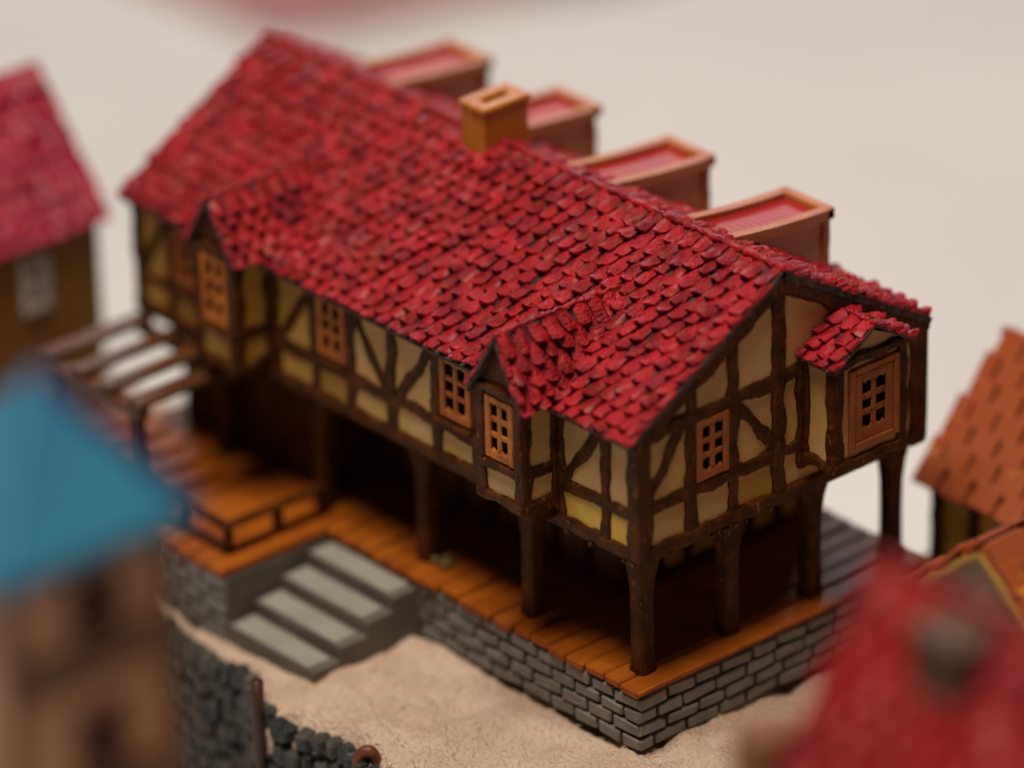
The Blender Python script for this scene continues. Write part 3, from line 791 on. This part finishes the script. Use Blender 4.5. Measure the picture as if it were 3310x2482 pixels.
def small_window(parent, c, w, h, n, u, k1, k2):
    mb = MB(); c = Vector(c); n = Vector(n); u = Vector(u); up = Vector((0, 0, 1))
    for (a, z, ha, hz) in ((-w/2, 0, 0.12, h/2+0.1), (w/2, 0, 0.12, h/2+0.1), (0, -h/2, w/2, 0.1), (0, h/2, w/2, 0.1), (0, 0, w/2, 0.09)):
        mb.obox(c + u*a + up*z + n*0.08, u, n, up, ha, 0.08, hz, k1, bev=0.03)
    o = mb.build('window', parent)
    mb = MB(); mb.obox(c + n*0.02, u, n, up, w/2, 0.02, h/2, k2); mb.build('pane', o)
small_window(rt, (-0.45, Y0, 2.62), 0.55, 1.25, (0, -1, 0), (1, 0, 0), 'white_win', 'grey_win')

# ---- orange-roofed cottage at the right edge
rt = thing('cottage', (12, -3, -1.5), 'small timber cottage with orange-brown shingle roof and yellow panels, right of the deck', 'model house')
X0, X1, Y0, Y1 = 10.2, 15.1, -9.5, 1.55
wl, rf = gabled(rt, X0, X1, Y0, Y1, -1.6, 1.0, 3.25, 'yellow', 'terracotta', ov=0.34, tw=0.85, course=0.55)
mb = MB()
yy = Y1-0.1
while yy > Y0:
    mb.beam((X0, yy, -1.6), (X0, yy, 1.0), (-1, 0, 0), 0.36, 0.10); yy -= 1.15
mb.beam((X0, Y0, -1.35), (X0, Y1, -1.35), (-1, 0, 0), 0.4, 0.14)
mb.beam((X0, Y0, 0.88), (X0, Y1, 0.88), (-1, 0, 0), 0.3, 0.11)
mb.build('timber_frame', rt)
mb = MB(); mb.box((X0-0.04, -1.95, -1.6), (X0+0.2, -0.4, 0.2), 'dark'); mb.build('doorway', rt)  # black slab: shade of the open doorway put into colour

# ---- gabled orange house in front of it, ridge along x, grey gable towards the camera
rt = thing('gable_house', (6.0, -7.5, -1.5), 'orange-roofed house with beige-grey gable triangle, just behind the scarlet roof', 'model house')
ax, ay, az = 3.9, -6.15, 4.42; hw = 2.4; dz = 1.95; Lh = 1.5
mb = MB()
mb.prism([(ax, ay-hw, -1.6), (ax, ay+hw, -1.6), (ax, ay+hw, az-dz), (ax, ay, az-0.1), (ax, ay-hw, az-dz)], (Lh, 0, 0), 'grey_gable')
mb.build('wall', rt)
rm = MB()
for sg in (-1, 1):
    sl = dz/hw; s = Vector((0, sg, -sl)).normalized(); n = Vector((0, sg*sl, 1)).normalized(); ln = (hw+0.35)*math.sqrt(1+sl*sl)
    t0 = Vector((ax-0.2, ay, az+0.02)); wd = Lh+0.6
    q = [t0, t0+Vector((wd, 0, 0)), t0+Vector((wd, 0, 0))+s*ln, t0+s*ln]
    rm.prism([p-n*0.16 for p in q], n*0.16, 'terracotta')
    tiled_slope(rm, t0, (1, 0, 0), s, n, wd, ln, 'terracotta', tw=0.85, course=0.6)
    rm.beam(Vector((ax-0.21, ay, az-0.14)), Vector((ax-0.21, ay, az-0.14)) + s*ln, (-1, 0, 0), 0.16, 0.06, 'khaki')
rm.build('roof', rt)
mb = MB(); mb.box((ax-0.08, ay-0.5, 0.5), (ax+0.02, ay+0.5, 2.3), 'tower_timber', bev=0.02); mb.build('shutter', rt)

# ---- scarlet roof in the right foreground
rt = thing('tall_house', (-5, -19, -9), 'tall foreground house with broad scarlet roof and stubby chimney, bottom right corner', 'model house')
X0, X1, Y0, Y1 = -9.4, -3.8, -24.0, -13.9
wl, rf = gabled(rt, X0, X1, Y0, Y1, -9.0, 7.3, 10.95, 'tower', 'scarlet', ov=0.25, tw=0.6, course=0.55, xr=-6.6)
mb = MB()
mb.box((-7.8, -16.9, 8.4), (-6.7, -15.6, 10.75), 'brown_stack', bev=0.06)
mb.box((-7.86, -16.96, 10.75), (-6.64, -15.54, 10.9), 'brown_stack', bev=0.05)
mb.build('chimney', rf)
# ---- timber lean-to porch at its far end
mb = MB()
mb.box((-9.6, -13.85, -9.0), (-8.5, -12.9, 8.45), 'brownwood', bev=0.06)
mb.build('porch', rt, 'brown wooden corner turret on the scarlet-roofed house')

# ---- blue-roofed tower in the left foreground
rt = thing('tower', (-19.5, -7, -9), 'square tower with turquoise hipped roof and pinkish brown walls, left foreground', 'model tower')
EX, EY, EZ = -17.5, -7.95, 13.85     # right eave corner
SX = 4.3; SY = 4.3
x0, x1, y0, y1 = EX-SX, EX, EY, EY+SY
apx = Vector((-19.1, -5.7, 16.2))
mb = MB()
cs = [Vector((x0, y0, EZ)), Vector((x1, y0, EZ)), Vector((x1, y1, EZ)), Vector((x0, y1, EZ))]
low = [c + Vector((0, 0, -0.22)) for c in cs]
mb.add(cs+[apx]+low, [(0,1,4), (1,2,4), (2,3,4), (3,0,4), (0,5,6,1), (1,6,7,2), (2,7,8,3), (3,8,5,0), (8,7,6,5)], 'blue')
mb.tube([cs[1].lerp(apx, i/8) for i in range(9)], 0.14, 'blue_ridge', n=7)
mb.tube([cs[2].lerp(apx, i/8) for i in range(9)], 0.14, 'blue_ridge', n=7)
mb.tube([cs[0].lerp(apx, i/8) for i in range(9)], 0.10, 'blue', n=7)
mb.build('roof', rt)
mb = MB()
wx0, wx1, wy0, wy1 = x0+0.35, x1-0.35, y0+0.35, y1-0.35
mb.box((wx0, wy0, -9.0), (wx1, wy1, EZ-0.2), 'tower')
mb.build('wall', rt)
mb = MB()
for zz in (EZ-0.35, EZ-2.35, EZ-5.0, EZ-7.6):
    hh = 0.4 if zz > EZ-1 else 0.85
    mb.beam((wx0, wy0, zz), (wx1, wy0, zz), (0, -1, 0), hh, 0.10, 'tower_timber')
    mb.beam((wx1, wy0, zz), (wx1, wy1, zz), (1, 0, 0), hh, 0.10, 'tower_timber')
for xx in (wx0+0.1, wx1-0.12): mb.beam((xx, wy0, -9), (xx, wy0, EZ-0.2), (0, -1, 0), 0.3, 0.12, 'tower_timber')
mb.build('timber_frame', rt)
for zz in (EZ-1.3, EZ-3.9):
    small_window(rt, ((wx0+wx1)/2+0.1, wy0, zz), 0.85, 0.95, (0, -1, 0), (1, 0, 0), 'tower_window', 'dark')

# ================================================================== TABLE AND CLOTH
mb = MB(); mb.box((-160, -140, -11.0), (260, 300, -9.0), 'table'); t_ = mb.build('table'); t_['kind'] = 'structure'
def cloth():
    mb = MB(); vs = []; nx, ny = 40, 30
    for j in range(ny+1):
        for i in range(nx+1):
            a, b = i/nx, j/ny
            edge = min(a, 1-a, b, 1-b)
            x = 28.7 + 20*a + 2.0*noise.noise(Vector((a*3, b*3, 1))) ; y = 48.0 + 26*b - 7.5*a + 2.0*noise.noise(Vector((a*3, b*3, 8)))
            h = -8.9 + min(1, edge*8)*(1.4 + 0.8*noise.noise(Vector((a*5, b*5, 2))))
            vs.append((x, y, h))
    n = nx+1
    mb.add(vs, [(j*n+i, j*n+i+1, (j+1)*n+i+1, (j+1)*n+i) for j in range(ny) for i in range(nx)], 'cloth', True)
    mb.mi('cloth_blue')
    for q in range(len(mb.f)): mb.m[q] = 1 if (q % nx) > nx*0.42 else 0
    o = mb.build('cloth'); o['label'] = 'mauve and blue cloth lying far back on the white table, cut by the top edge'; o['category'] = 'cloth'
cloth()

# ================================================================== LIGHTS
w = bpy.data.worlds.new('World'); S.world = w; w.use_nodes = True
bg = w.node_tree.nodes['Background']; bg.inputs[0].default_value = (1.0, 0.70, 0.42, 1); bg.inputs[1].default_value = 0.03

def area(name, loc, target, size, power, color):
    l = bpy.data.lights.new(name, 'AREA'); l.shape = 'RECTANGLE'; l.size = size[0]; l.size_y = size[1]
    l.energy = power; l.color = color
    o = bpy.data.objects.new(name, l); COL.objects.link(o); o.location = loc
    d = Vector(target)-Vector(loc); o.rotation_euler = d.to_track_quat('-Z', 'Y').to_euler()
    return o
area('ceiling_lamp', (-42, -8, 190), (4, 8, 0), (70, 70), 425000, (1.0, 0.84, 0.68))
area('window_light', (150, 190, 105), (10, 15, 0), (130, 70), 150000, (0.97, 0.94, 0.96))

# ================================================================== CAMERA
cam = bpy.data.cameras.new('camera'); co = bpy.data.objects.new('camera', cam); COL.objects.link(co)
Rt = Vector((0.74951508, -0.66168105, -0.0201329)); Up = Vector((0.31247806, 0.32681877, 0.89193439)); Fw = Vector((0.58359628, 0.67480937, -0.4517164))
mm = Matrix((( Rt.x, Up.x, -Fw.x), (Rt.y, Up.y, -Fw.y), (Rt.z, Up.z, -Fw.z))).to_4x4()
mm.translation = Vector((-72.8682744920208, -80.36734035, 62.1506038587))
co.matrix_world = mm
cam.sensor_width = 36; cam.lens = 12934.313/2212*36; cam.clip_start = 5; cam.clip_end = 2000
cam.dof.use_dof = True; cam.dof.focus_distance = 124.9; cam.dof.aperture_fstop = 0.043
S.camera = co

S.view_settings.view_transform = 'Standard'; S.view_settings.look = 'None'
S.view_settings.exposure = 0; S.view_settings.gamma = 1
S.render.engine = 'CYCLES'; S.cycles.use_denoising = True; S.cycles.max_bounces = 6
